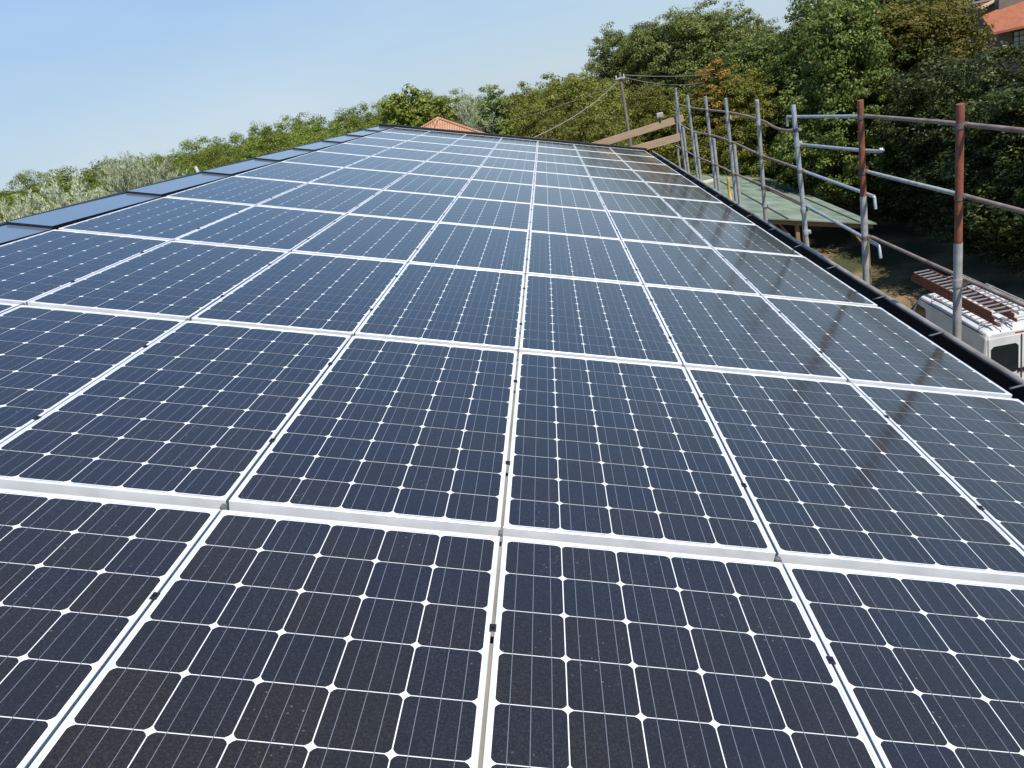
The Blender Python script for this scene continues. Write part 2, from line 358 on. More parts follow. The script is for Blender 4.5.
post(0, 'weathered single scaffold post in front of the green shed roof', (7.84, .47), (8.02, -1.02), -.75, m_galvb, m_galvb, collars=(.20, -.80), clamps=(-.2, -.58))
post(0, 'doubled scaffold post with the yellow hose beside it', (9.53, .46), (9.63, -1.0), -.3, m_galv, m_galvb, sleeve=-.17, collars=(.18,), clamps=(-.15, -.6))
post(0, 'doubled scaffold post next beyond the yellow hose', (10.96, .46), (11.06, -1.0), -.3, m_galv, m_galvb, sleeve=-.20, clamps=(.245, -.14, -.6))
post(0, 'doubled scaffold post, third from the far end of the row', (12.57, .46), (12.67, -1.0), -.3, m_galv, m_galvb, sleeve=-.17)
post(0, 'doubled scaffold post, second from the far corner', (13.82, .48), (13.95, -1.0), -.3, m_galv, m_galvb, sleeve=-.17)
post(0, 'scaffold post at the far corner where the two planks end', (17.0, .44), (17.33, -1.0), -.3, m_galv, m_galvb, collars=(.2, .05), X=3.20, lean=.10)

def rail(label, pts, m, r=.0145, hook=None, name='guard_rail', X=2.838):
    """pts: (y, z) along the rail on the outside of the posts"""
    P = [Vector((X, y, z+H)) for y, z in pts]
    # dense smooth path
    Q = []
    for i in range(len(P)-1):
        a, b = P[i], P[i+1]; a0 = P[max(i-1, 0)]; b1 = P[min(i+2, len(P)-1)]
        n = 6 if len(P) > 2 else 1
        for k in range(n):
            t_ = k/n
            Q.append(.5*((2*a)+(b-a0)*t_+(2*a0-5*a+4*b-b1)*t_**2+(3*a-a0-3*b+b1)*t_**3) if n > 1 else a)
    Q.append(P[-1])
    c = Q[0].copy(); mb = MB(); mb.tube([q-c for q in Q], r, 10); 
    for end, d in (hook or ()):
        e_ = P[end]-c; mb.tube([e_, e_+Vector((0, d*.4, -.012)), e_+Vector((0, d, -.10))], r*.92, 8)
    o = mb.build(name, m); o.location = c
    tag(o, label, 'guard rail', 'guard rails of the scaffold'); return o
rail('rusty top rail running off the right side of the photo past the nearest post', [(4.60, .40), (3.11, .41), (1.2, .40)], m_rustg)
rail('blue-grey middle rail between the two rust-red posts', [(4.66, -.045), (3.08, -.03)], m_galvb)
rail('rusty middle rail leaving the photo at the right beyond the nearest post', [(3.16, -.03), (1.2, -.03)], m_rustg)
rail('rusty bottom rail running over the white van', [(4.66, -.59), (3.2, -.58), (1.2, -.56)], m_rustg, .0135)
rail('straight galvanised top rail ending at the rust-red post, hooked at its far end', [(6.80, .31), (4.60, .40)], m_galv, hook=((0, .03),))
rail('second galvanised rail with a bent tip past the rust-red post', [(6.63, .04), (4.58, .13), (4.35, .165)], m_galv)
rail('third galvanised rail, hook hanging by the rust-red post', [(6.42, -.22), (4.56, -.235)], m_galv, hook=((1, -.02),))
rail('fourth galvanised rail, low hook hanging by the rust-red post', [(6.45, -.58), (4.52, -.64)], m_galv, hook=((1, -.03),))
rail('bent rusty top rail along the far posts', [(14.2, .27), (13.89, .26), (12.55, .24), (11.14, .245), (9.46, .26), (7.95, .23), (7.29, .17), (6.85, .165), (6.38, .20)], m_rustg)
rail('slightly wavy middle rail along the far posts', [(14.1, -.12), (12.56, -.18), (11.01, -.14), (9.48, -.15), (8.07, -.20), (6.38, -.21)], m_rustg)
rail('blue-grey bottom rail along the far posts above the green shed', [(14.9, -.60), (12.75, -.62), (11.05, -.60), (9.33, -.60), (8.08, -.58), (6.38, -.58)], m_rustg)

def plank(label, x0, z0, x1, z1, y, h):
    a = Vector((x0, y, z0+H)); d = Vector((x1-x0, 0, z1-z0)); n = Vector((-d.z, 0, d.x)).normalized()*h
    mb = MB(); t_ = Vector((0, .042, 0))
    v = [Vector((0, 0, 0)), d, d+n, n]; mb.add(v+[q+t_ for q in v], [(0,1,2,3), (7,6,5,4), (0,4,5,1), (1,5,6,2), (2,6,7,3), (3,7,4,0)])
    mb.box((d.x*.66-.02, -.004, d.z*.66-.01), (d.x*.66+.02, -.0005, d.z*.66+h+.01), mi=1) if False else None
    o = mb.build('scaffold_plank', m_plank, None, .004); o.location = a
    tag(o, label, 'plank', 'wooden guard planks at the far gable')
plank('upper tan wooden plank sloping up to the corner scaffold post', .95, -.52, 3.42, -.33, 17.19, .16)
plank('lower tan wooden plank just above the far roof corner', 1.6, -.82, 3.30, -.74, 17.19, .17)
# small grey clamp on the upper plank, no light source
rt = empty('plank_clamp', (2.89, 17.21, 9.03)); tag(rt, 'small grey clamp on top of the upper wooden plank', 'lamp')
mb = MB(); mb.box((-.075, -.03, .045), (.075, .06, .15)); mb.build('clamp_body', m_galvb, rt, .012)
mb = MB(); mb.tube([(-.02, .01, -.1), (-.02, .01, .05)], .012, 8); mb.box((-.045, -.03, -.06), (.005, .05, .01)); mb.build('bracket', m_black, rt)
# yellow hose hanging by the fifth post
mb = MB(); mb.tube([(3.0, 11.0, 8.36+H*0), (3.0, 10.98, 8.30), (3.0, 11.03, 8.18), (3.0, 11.0, 8.06), (3.0, 10.92, 7.93), (3.0, 10.86, 7.82), (3.0, 10.84, 7.4), (3.0, 10.86, 5.5)], .024, 10)
o = mb.build('hose', mat('yellow_hose', (.62, .36, .07), .5)); tag(o, 'yellow hose hanging down outside the eave by a scaffold post', 'hose')
mb = MB(); mb.box((-.25, -.04, -.03), (.25, .04, .03)); o = mb.build('board_end', mat('pale_board', (.62, .55, .42), .7), None, .005); o.location = (3.35, 15.3, 7.69); o.rotation_euler = (0, .05, .3)
tag(o, 'pale board end sticking out beyond the gutter', 'board')

# ------------------------------------------------------------------ green shed
shed = empty('shed', (9.6, 37, 0)); tag(shed, 'open wooden shed with a flat green sheet roof beyond the scaffold', 'shed')
sx0, sx1, sy0, sy1 = 5.6, 11.9, 28.55, 45.3; slp = (2.62-3.98)/(11.9-6.8)
def sz(x): return 3.98+(x-6.8)*slp
def sb(mb, name, m, bevel=0): mb.v = [(x-9.6, y-37, z) for x, y, z in mb.v]; return mb.build(name, m, shed, bevel)
m_green = mat('green_roof_sheet', (.19, .235, .185), rough=.9, scale=1.1, col2=(.095, .135, .10), detail=8, lo=.35, hi=.65)
mb = MB(); mb.prism([(sx0, sz(sx0)), (sx1, sz(sx1)), (sx1, sz(sx1)+.05), (sx0, sz(sx0)+.05)], sy0, sy1); sb(mb, 'roof', m_green)
m_seam = mat('dark_roof_seam', (.03, .045, .04), .7)
for x in (7.0, 8.6, 10.3, 11.25):
    mb = MB(); mb.prism([(x-.045, sz(x-.045)+.052), (x+.045, sz(x+.045)+.052), (x+.03, sz(x)+.085), (x-.03, sz(x)+.085)], sy0, sy1); sb(mb, 'roof_seam', m_seam)
m_beam = mat('brown_timber', (.30, .18, .08), .8, scale=4, col2=(.20, .115, .05), stretch=(1, 8, 8))
for y in (28.7, 36.9, 45.1):
    mb = MB(); mb.prism([(sx0, sz(sx0)-.20), (sx1-.1, sz(sx1-.1)-.20), (sx1-.1, sz(sx1-.1)-.003), (sx0, sz(sx0)-.003)], y, y+.1); sb(mb, 'beam', m_beam)
    for x in (6.0, 9.0, 11.6):
        mb = MB(); mb.box((x-.07, y+.101, 0), (x+.07, y+.24, sz(x)-.01)); sb(mb, 'post', m_beam)
        if x > 6.5:
            mb = MB(); mb.tube([(x-.09, y+.17, sz(x)-.9), (x-.8, y+.17, sz(x-.8)-.02)], .04, 6); sb(mb, 'brace', m_beam)

# ------------------------------------------------------------------ white van with ladders
m_white = mat('white_van_paint', (.62, .62, .61), rough=.32, var=.22, scale=2.2, detail=9)
m_glass = mat('dark_vehicle_glass', (.012, .014, .018), rough=.06, var=.2)
m_tyre = mat('tyre_rubber', (.02, .02, .02), .85)
m_lamp = mat('red_lamp_lens', (.35, .02, .015), .25)
van = empty('van', (10.94, 19.55, 0)); tag(van, 'white van with ladders on its roof rack, parked below the eave', 'van')
VX, VY0, VY1 = .95, -2.42, 2.55                                        # half width, rear, nose (local y)
# body as lofted sections along y: (y, sill z, shoulder z, roof z, half width bottom, half width roof)
secs = [(-2.42, .42, 1.15, 2.12, .90, .80), (-2.38, .36, 1.15, 2.19, .945, .84), (-2.2, .34, 1.15, 2.22, .95, .86), (0, .34, 1.15, 2.24, .95, .87),
        (1.25, .34, 1.15, 2.21, .95, .85), (1.42, .34, 1.12, 2.12, .95, .82), (2.25, .34, 1.10, 1.36, .94, .78), (2.95, .36, .98, 1.12, .90, .74), (3.12, .42, .80, .92, .80, .66)]
mb = MB(); v = []; n = 12
for y, z0, z1, z2, wb, wr in secs:
    ring = [(-wb*.96, z0), (-wb, z0+.1), (-wb, z1), (-wr-.02, z2-.16), (-wr+.03, z2-.04), (-wr+.14, z2), (wr-.14, z2), (wr-.03, z2-.04), (wr+.02, z2-.16), (wb, z1), (wb, z0+.1), (wb*.96, z0)]
    v += [(x, y, z) for x, z in ring]
f = []
for i in range(len(secs)-1):
    for k in range(n): f.append((i*n+k, i*n+(k+1) % n, (i+1)*n+(k+1) % n, (i+1)*n+k))
mb.add(v, f, 0, False); mb.add(v[:n], [tuple(range(n))]); mb.add(v[-n:], [tuple(range(n))])
mb.build('body', m_white, van, .02)
for s in (-1, 1):
    d = empty('rear_door', (0, 0, 0)); d.parent = van
    bpy.data.objects.remove(d)
    mb = MB(); mb.box((min(s*.02, s*.80), -2.445, .55), (max(s*.02, s*.80), -2.425, 2.02)); dr = mb.build('rear_door', m_white, van, .012)
    mb = MB(); x0, x1 = sorted((s*.07, s*.74)); 
    c_ = .07; z0, z1 = 1.02, 1.80
    mb.prism([(x0+c_, z0), (x1-c_, z0), (x1, z0+c_), (x1, z1-c_), (x1-c_, z1), (x0+c_, z1), (x0, z1-c_), (x0, z0+c_)], -2.452, -2.446); mb.build('rear_window', m_glass, dr)
    mb = MB(); mb.box((min(s*.03, s*.09), -2.475, 1.0), (max(s*.03, s*.09), -2.446, 1.1)); mb.build('handle', m_black, dr)
    mb = MB(); mb.box((min(s*.83, s*.905), -2.45, .95), (max(s*.83, s*.905), -2.40, 1.45)); mb.build('tail_lamp', m_lamp, van, .01)
    mb = MB(); mb.box((min(s*.951, s*.958), .25, 1.22), (max(s*.951, s*.958), 1.0, 1.80)) if False else None
    a0, a1 = s*.945, s*.905
    mb = MB(); mb.add([(a0, .80, 1.20), (a0, 1.75, 1.20), (s*.885, 1.38, 1.92), (s*.885, .80, 1.92), (a0-s*.02, .80, 1.20), (a0-s*.02, 1.75, 1.20), (s*.865, 1.38, 1.92), (s*.865, .80, 1.92)],
                      [(0,1,2,3), (7,6,5,4), (0,4,5,1), (1,5,6,2), (2,6,7,3), (3,7,4,0)]); mb.build('side_window', m_glass, van)
    mb = MB(); mb.box((min(s*.96, s*1.12), 1.55, 1.15), (max(s*.96, s*1.12), 1.66, 1.40)); mb.build('mirror', m_black, van, .02)
    for y in (-1.5, 2.05):
        mb = MB(); mb.tube([(s*.76, y, .33), (s*.965, y, .33)], .33, 24); wh = mb.build('wheel', m_tyre, van, .02)
        mb = MB(); mb.tube([(s*.95, y, .33), (s*.972, y, .33)], .20, 20); mb.build('rim', m_galvb, wh)
mb = MB(); mb.add([(-.74, 1.44, 2.08), (.74, 1.44, 2.08), (.80, 2.20, 1.40), (-.80, 2.20, 1.40), (-.74, 1.43, 2.10), (.74, 1.43, 2.10), (.80, 2.18, 1.42), (-.80, 2.18, 1.42)], [(3,2,1,0)])
mb.v = [(x, y+.012, z+.012) for x, y, z in mb.v]; mb.build('windscreen', m_glass, van)
mb = MB(); mb.box((-.93, -2.52, .36), (.93, -2.43, .58)); mb.build('bumper', mat('grey_plastic', (.06, .06, .065), .6), van, .03)
mb = MB(); mb.box((-.26, -2.528, .62), (.26, -2.448, .73)) ; mb.build('number_plate', mat('blank_plate', (.6, .6, .58), .5), van, .004)
for y in (-1.75, -1.2, -.65, -.1, .45, .95):
    mb = MB(); mb.box((-.62, y-.05, 2.226), (.62, y+.05, 2.246)); mb.build('roof_rib', m_white, van, .008)
m_seal = mat('black_rubber_seal', (.015, .015, .016), .7)
mb = MB(); mb.box((-.012, -2.4465, .56), (.012, -2.4425, 2.01)); mb.build('door_seal', m_seal, van)
for s in (-1, 1):
    mb = MB(); mb.tube([(s*.872, -2.30, 2.12), (s*.882, 0, 2.135), (s*.865, 1.2, 2.11)], .012, 6); mb.build('roof_gutter', m_seal, van)
    for y in (-.55, .72):
        mb = MB(); mb.box((min(s*.949, s*.9535), y-.006, .45), (max(s*.949, s*.9535), y+.006, 1.14)); mb.build('door_gap', m_seal, van)
mb = MB(); mb.box((-.14, -2.432, 2.055), (.14, -2.415, 2.085)); mb.build('brake_lamp', m_lamp, van, .004)
for y in (-2.1, -.9, .5):
    mb = MB(); mb.tube([(-.86, y, 2.16), (-.84, y, 2.33), (.84, y, 2.33), (.86, y, 2.16)], .022, 8); mb.build('rack_bar', m_galvb, van)
for s in (-1, 1):
    mb = MB(); mb.tube([(s*.80, -2.2, 2.345), (s*.80, .8, 2.345)], .018, 8); mb.build('rack_rail', m_galvb, van)
def ladder(name, label, xa, xb, y0, y1, z, h, m_rail, m_rung, layers):
    root = empty('ladder', (10.99, 19.6, z)); tag(root, label, 'ladder', 'ladders on the van roof')
    for k in range(layers):
        for x in (xa, xb):
            mb = MB(); mb.box((x-.014, y0+k*.12, k*h), (x+.014, y1-k*.1, k*h+h*.86)); mb.build('side_rail', m_rail, root, .004)
    nr = int((y1-y0)/.28)
    for i in range(nr):
        y = y0+.2+i*.28; k = layers-1
        mb = MB(); mb.box((xa+.015, y-.016, k*h+h*.45), (xb-.015, y+.016, k*h+h*.78)); mb.build('rung', m_rung, root, .003)
    return root
m_lr = mat('orange_red_rail_with_shade', (.20, .05, .025), .6, var=.45)  # red darkened: tree shade over the ladder put into the colour
m_al2 = mat('bare_aluminium_with_shade', (.40, .41, .42), .45, metal=.5, var=.3)  # grey lowered as well, tree shade put into the rung colour
ladder('l', 'orange-red ladder with grey rungs on the near side of the van roof', -.64, -.16, -2.48, 2.35, 2.345, .105, m_lr, m_al2, 3)
ladder('l', 'bare aluminium ladder on the far side of the van roof', .12, .58, -2.05, 2.0, 2.36, .075, m_al2, m_al2, 1)
mb = MB()
for x in (-.46, -.20):
    mb.tube([(x, -2.16, 2.33), (x, -2.36, 2.36), (x, -2.44, 2.22)], .018, 8)
mb.tube([(-.33, -2.3, 2.40), (-.33, -2.18, 2.40)], .06, 12)
mb.build('ladder_hook', m_al2, van)

# ------------------------------------------------------------------ houses
def tile_mat(name, c1, c2, rows=3.0, axis=(1, 0, 0)):
    m, t, p = node_mat(name); N = t.nodes.new; L = t.links.new
    tc = N('ShaderNodeTexCoord'); wv = N('ShaderNodeTexWave'); wv.inputs['Scale'].default_value = rows; wv.bands_direction = 'X'; wv.inputs['Distortion'].default_value = .4
    n = N('ShaderNodeTexNoise'); n.inputs['Scale'].default_value = 3; n.inputs['Detail'].default_value = 8
    L(tc.outputs['Object'], wv.inputs['Vector']); L(tc.outputs['Object'], n.inputs['Vector'])
    r = N('ShaderNodeValToRGB'); r.color_ramp.elements[0].position = .3; r.color_ramp.elements[1].position = .7
    r.color_ramp.elements[0].color = (*c2, 1); r.color_ramp.elements[1].color = (*c1, 1); L(n.outputs['Fac'], r.inputs[0]); L(r.outputs[0], p.inputs['Base Color'])
    b = N('ShaderNodeBump'); b.inputs['Strength'].default_value = .8; b.inputs['Distance'].default_value = .06; L(wv.outputs['Fac'], b.inputs['Height']); L(b.outputs[0], p.inputs['Normal'])
    p.inputs['Roughness'].default_value = .85; return m
m_tile = tile_mat('terracotta_tiles', (.50, .265, .165), (.40, .195, .115))
m_tile2 = tile_mat('red_terracotta_tiles', (.46, .165, .085), (.36, .115, .06), 5)
hs = empty('house', (-5.0, 38.0, 0)); tag(hs, 'low house with a terracotta hip roof showing beyond the far end of the panels', 'house')
hz, ez_ = 9.93, 7.5
cs = [(3.95, 1.0), (-1.5, -6.0), (-8.0, -1.0), (-2.5, 6.0)]            # eave corners round the apex
mb = MB(); mb.add([(x, y, ez_) for x, y in cs]+[(0, 0, hz)]+[(x, y, ez_-.15) for x, y in cs],
       [(0,1,4), (1,2,4), (2,3,4), (3,0,4), (0,5,6,1), (1,6,7,2), (2,7,8,3), (3,8,5,0), (8,7,6,5)]); rf = mb.build('roof', m_tile, hs)
for x, y in cs:
    mb = MB(); mb.tube([(x, y, ez_+.02), (0, 0, hz+.02)], .075, 8); mb.build('hip_tiles', m_tile, rf)
ci = [(x*.9-.2, y*.9) for x, y in cs]
mb = MB(); mb.add([(x, y, 0) for x, y in ci]+[(x, y, ez_-.151) for x, y in ci], [(0,1,5,4), (1,2,6,5), (2,3,7,6), (3,0,4,7), (4,5,6,7)]); mb.build('wall', m_plaster, hs)
for t_ in (.3, .7):
    a_ = Vector((*ci[0], 0)).lerp(Vector((*ci[1], 0)), t_); d_ = (Vector((*ci[1], 0))-Vector((*ci[0], 0))).normalized()*.5; n_ = Vector((-d_.y, d_.x, 0)).normalized()*-.03
    mb = MB(); b_ = [a_-d_, a_+d_]; mb.add([b_[0]-n_+Vector((0,0,4.6)), b_[1]-n_+Vector((0,0,4.6)), b_[1]-n_+Vector((0,0,6)), b_[0]-n_+Vector((0,0,6)), b_[0]+n_+Vector((0,0,4.6)), b_[1]+n_+Vector((0,0,4.6)), b_[1]+n_+Vector((0,0,6)), b_[0]+n_+Vector((0,0,6))], [(0,1,2,3), (7,6,5,4), (0,4,5,1), (1,5,6,2), (2,6,7,3), (3,7,4,0)]); mb.build('window', m_glass, hs)

h2 = empty('house', (35.5, 63, 0)); tag(h2, 'house with red tiled roofs and a gridded window, half hidden by trees', 'house')
def hb(mb, name, m, parent=None): mb.v = [(x-35.5, y-63, z) for x, y, z in mb.v]; return mb.build(name, m, parent or h2)
m_dwall = mat('shaded_grey_brown_wall', (.16, .13, .11), .9, var=.3, scale=2)  # the wall's shade is put into this dark colour
mb = MB(); mb.box((33.2, 60.6, 0), (42, 70, 8.8)); hb(mb, 'wall', m_dwall)
mb = MB(); mb.add([(32.0, 59.0, 6.78), (42, 58.0, 6.70), (42, 61.5, 9.8), (32.0, 60.6, 7.95), (32.0, 59.0, 6.62), (42, 58.0, 6.54), (42, 61.5, 9.6), (32.0, 60.6, 7.8)],
                  [(0,1,2,3), (7,6,5,4), (0,4,5,1), (1,5,6,2), (2,6,7,3), (3,7,4,0)]); hb(mb, 'lower_roof', m_tile2)
mb = MB(); mb.add([(32.4, 61.4, 8.5), (42, 61.9, 11.3), (42, 70.5, 11.3), (32.4, 62.4, 8.5), (32.4, 61.4, 8.38), (42, 61.9, 11.15), (42, 70.5, 11.15), (32.4, 62.4, 8.38)],
                  [(0,1,2,3), (7,6,5,4), (0,4,5,1), (1,5,6,2), (2,6,7,3), (3,7,4,0)]); hb(mb, 'upper_roof', m_tile2)
mb = MB()
mb.prism([(32.3, 8.4), (42, 11.12), (42, 11.35), (32.3, 8.58)], 61.2, 61.38); hb(mb, 'verge_board', mat('cream_board', (.62, .52, .36), .7))
wf = MB()
for i in range(6): wf.box((34.15+i*.38, 60.50, 5.35), (34.20+i*.38, 60.59, 6.4))
for k in range(4): wf.box((34.1, 60.49, 5.3+k*.35), (36.2, 60.585, 5.36+k*.35))
wfo = hb(wf, 'window', mat('dark_window_frame', (.05, .05, .05), .6))
mb = MB(); mb.box((34.2, 60.53, 5.36), (36.1, 60.57, 6.39)); hb(mb, 'pane', mat('pale_pane', (.42, .47, .44), .12, var=.5, scale=2), wfo)

# ------------------------------------------------------------------ utility pole and cables
up = empty('utility_pole', (3.14, 28.9, 0)); tag(up, 'grey wooden utility pole rising in front of the olive-green trees', 'utility pole')
mb = MB(); mb.tube([(-.02, 0, 0), (.06, 0, 10.15)], [.09, .052], 12); mb.build('pole', m_oldwood, up)
mb = MB(); mb.box((-.14, -.10, 9.92), (.22, -.06, 9.98)); mb.build('crossarm', m_galvb, up)
for x in (-.10, .18):
    mb = MB(); mb.tube([(x, -.08, 9.98), (x, -.08, 10.07)], .022, 8); mb.build('insulator', mat('white_insulator', (.7, .7, .68), .3), up)
def cable(label, a, b, sag, r):
    a, b = Vector(a), Vector(b); P = []
    for k in range(25):
        t_ = k/24; q = a.lerp(b, t_); q.z -= sag*4*t_*(1-t_); P.append(q-a)
    mb = MB(); mb.tube(P, r, 6); o = mb.build('overhead_cable', m_cable); o.location = a
    tag(o, label, 'cable', 'overhead cables of the utility pole')
cable('grey cable sagging from the utility pole down to the far gable', (3.05, 28.83, 9.85), (-.25, 17.02, 9.25), .17, .010)
cable('thin cable from the utility pole towards the terracotta roof', (3.05, 28.83, 9.75), (-3.5, 37.2, 9.1), .15, .009)
cable('upper cable running right from the utility pole', (3.35, 28.83, 10.02), (10.4, 47.5, 8.72), .10, .012)
cable('lower cable running right from the utility pole', (3.35, 28.83, 9.93), (9.6, 46.6, 8.42), .22, .011)

# ------------------------------------------------------------------ trees
def leaf_mat(name, c1, c2, c3, tr=.28, rough=.45):
    m, t, p = node_mat(name); N = t.nodes.new; L = t.links.new
    g = N('ShaderNodeNewGeometry'); oi = N('ShaderNodeObjectInfo')
    r = N('ShaderNodeValToRGB'); e = r.color_ramp.elements; e[0].color = (*c1, 1); e[1].color = (*c3, 1); x = e.new(.55); x.color = (*c2, 1)
    L(g.outputs['Random Per Island'], r.inputs[0])
    hs_ = N('ShaderNodeHueSaturation'); mr = N('ShaderNodeMapRange'); mr.inputs[3].default_value = .78; mr.inputs[4].default_value = 1.22
    mh = N('ShaderNodeMapRange'); mh.inputs[3].default_value = .490; mh.inputs[4].default_value = .502
    L(oi.outputs['Random'], mr.inputs[0]); L(oi.outputs['Random'], mh.inputs[0]); L(mr.outputs[0], hs_.inputs['Value']); L(mh.outputs[0], hs_.inputs['Hue']); L(r.outputs[0], hs_.inputs['Color'])
    L(hs_.outputs[0], p.inputs['Base Color']); p.inputs['Roughness'].default_value = rough; p.inputs['Specular IOR Level'].default_value = .22
    tl = N('ShaderNodeBsdfTranslucent'); L(hs_.outputs[0], tl.inputs['Color']); ms = N('ShaderNodeMixShader'); ms.inputs[0].default_value = tr
    L(p.outputs[0], ms.inputs[1]); L(tl.outputs[0], ms.inputs[2]); L(ms.outputs[0], t.nodes['Material Output'].inputs['Surface']); return m

def crown_arrays(rng, lobes, n_leaf, size, clump_r, up_bias=.35, aspect=.55, plume=0.0, per=110):
    """lobes: (x,y,z,rx,rz). Leaves are gathered in clumps spread over and through every lobe."""
    A = np.array([l[3]**2+l[3]*l[4] for l in lobes]); A = A/A.sum(); P = []; D = []
    for l, a in zip(lobes, A):
        n = int(n_leaf*a); nc = max(12, int(n/per))
        d = rng.normal(size=(nc, 3)); d /= np.linalg.norm(d, axis=1)[:, None]
        rad = rng.uniform(.38, 1.06, nc)**.55
        c = np.array(l[:3])+d*rad[:, None]*np.array([l[3], l[3], l[4]])
        k = rng.integers(0, nc, n); u = rng.normal(size=(n, 3)); u /= np.linalg.norm(u, axis=1)[:, None]; un = u.copy(); u = u*(rng.uniform(.12, 1, n)**.45)[:, None]*clump_r*1.65*rng.uniform(.55, 1.3, nc)[k][:, None]
        if plume:
            s = rng.uniform(-1, 1, n)*plume; ax = d[k]*.55+np.array([0, 0, .8]); u = u*.45+ax*s[:, None]
        P.append(c[k]+u*np.array([1, 1, .62])); dd = un*.95+d[k]*.45+rng.normal(size=(n, 3))*.42; dd[:, 2] += up_bias; D.append(dd)
    P = np.concatenate(P); D = np.concatenate(D); n = len(P)
    D /= np.linalg.norm(D, axis=1)[:, None]
    T = np.cross(D, rng.normal(size=(n, 3))); T /= np.linalg.norm(T, axis=1)[:, None]
    if plume: T = T*.6+np.array([0, 0, 1.0])+D*.3; T /= np.linalg.norm(T, axis=1)[:, None]
    B = np.cross(D, T); s = (size*rng.uniform(.6, 1.3, n))[:, None]
    V = np.stack([P-T*s*.5, P+B*s*aspect*.5-T*s*.05, P+T*s*.5, P-B*s*aspect*.5-T*s*.05], 1)
    return V.reshape(-1, 3)

def make_tree(name, seed, h, r, mat_, n_leaf, size, clump, base=.18, shape='round', up_bias=.35, aspect=.55, plume=0, nl=9, trunk=.14, per=110):
    rng = np.random.default_rng(seed); root = empty(name, (0, 0, 0)); lobes = []
    zb = h*base; zc = (h+zb)/2; hz = (h-zb)/2
    for i in range(nl):
        t_ = (i+.5)/nl; ang = i*2.4+rng.uniform(-.4, .4); z = zb+(h-zb)*(.10+.78*t_)
        prof = math.sqrt(max(.05, 1-((z-zc)/hz)**2)) if shape == 'round' else min(1, 1.5*(1.08-t_)**.8) if shape == 'ovate' else (1.05-.75*t_ if shape == 'cone' else .62+.3*math.sin(t_*7+seed))
        q = r*(.24+.22*rng.uniform())
        dd = max(0, r*prof-q*.75)*rng.uniform(.55, 1.05)
        lobes.append((dd*math.cos(ang), dd*math.sin(ang), z, q, q*rng.uniform(.8, 1.25)))
    lobes.append((0, 0, h-r*.70, r*.52, r*.70)); lobes.append((0, 0, zc, r*.5, hz*.7)); lobes.append((rng.uniform(-.3, .3)*r, rng.uniform(-.3, .3)*r, zb+.3*(h-zb), r*.62, hz*.38))
    V = crown_arrays(rng, lobes, n_leaf, size, clump, up_bias, aspect, plume, per)
    k = len(V)//4; me = bpy.data.meshes.new('crown'); me.vertices.add(len(V)); me.vertices.foreach_set('co', V.astype(np.float32).ravel())
    me.loops.add(4*k); me.loops.foreach_set('vertex_index', np.arange(4*k, dtype=np.int32)); me.polygons.add(k)
    me.polygons.foreach_set('loop_start', np.arange(0, 4*k, 4, dtype=np.int32)); me.polygons.foreach_set('loop_total', np.full(k, 4, dtype=np.int32))
    me.materials.append(mat_); me.update(calc_edges=True); me.validate()
    o = bpy.data.objects.new('crown', me); COL.objects.link(o); o.parent = root
    mb = MB(); bx, by = rng.uniform(-.25, .25, 2); top = h*.82
    mb.tube([(0, 0, -.1), (bx*.3, by*.3, h*.25), (bx, by, h*.55), (bx*.6, by*.4, top)], [trunk*1.25, trunk, trunk*.6, trunk*.2], 8)
    for l in lobes[:nl]:
        z0 = max(h*.12, l[2]-1.1-.35*math.hypot(l[0], l[1])); p0 = Vector((bx*z0/h*1.4, by*z0/h*1.4, z0)); p1 = Vector(l[:3])
        mb.tube([p0, p0.lerp(p1, .5)+Vector((0, 0, -.12)), p1], [trunk*.42, trunk*.28, trunk*.10], 6, cap=False)
    mb.build('trunk', m_bark, root)
    return root

LM = dict(
 wood=leaf_mat('wood_leaves', (.105, .160, .026), (.170, .230, .036), (.30, .315, .055), .38, .6),
 olive=leaf_mat('olive_leaves', (.095, .118, .020), (.155, .175, .030), (.27, .24, .045), .34, .55),
 bright=leaf_mat('bright_leaves', (.10, .150, .020), (.165, .220, .030), (.31, .32, .05), .35, .5),
 fresh=leaf_mat('fresh_leaves', (.055, .090, .016), (.105, .150, .026), (.215, .24, .06), .3, .5),
 dark=leaf_mat('shade_darkened_leaves', (.016, .025, .005), (.030, .043, .008), (.115, .135, .034), .16, .42),  # deep crown shade put into the leaf colour, with a few lit leaves
 golden=leaf_mat('golden_leaves', (.070, .078, .012), (.115, .115, .018), (.21, .165, .03), .3, .55),
 silver=leaf_mat('silver_leaves', (.30, .34, .19), (.46, .50, .32), (.64, .66, .48), .3, .6),
 round=leaf_mat('pale_round_leaves', (.10, .150, .044), (.165, .220, .07), (.26, .30, .12)),
 tall=leaf_mat('tall_leaves', (.080, .115, .030), (.145, .180, .048), (.25, .265, .075), .34, .5),
 autumn=leaf_mat('autumn_leaves', (.13, .115, .02), (.23, .16, .03), (.36, .18, .04)))
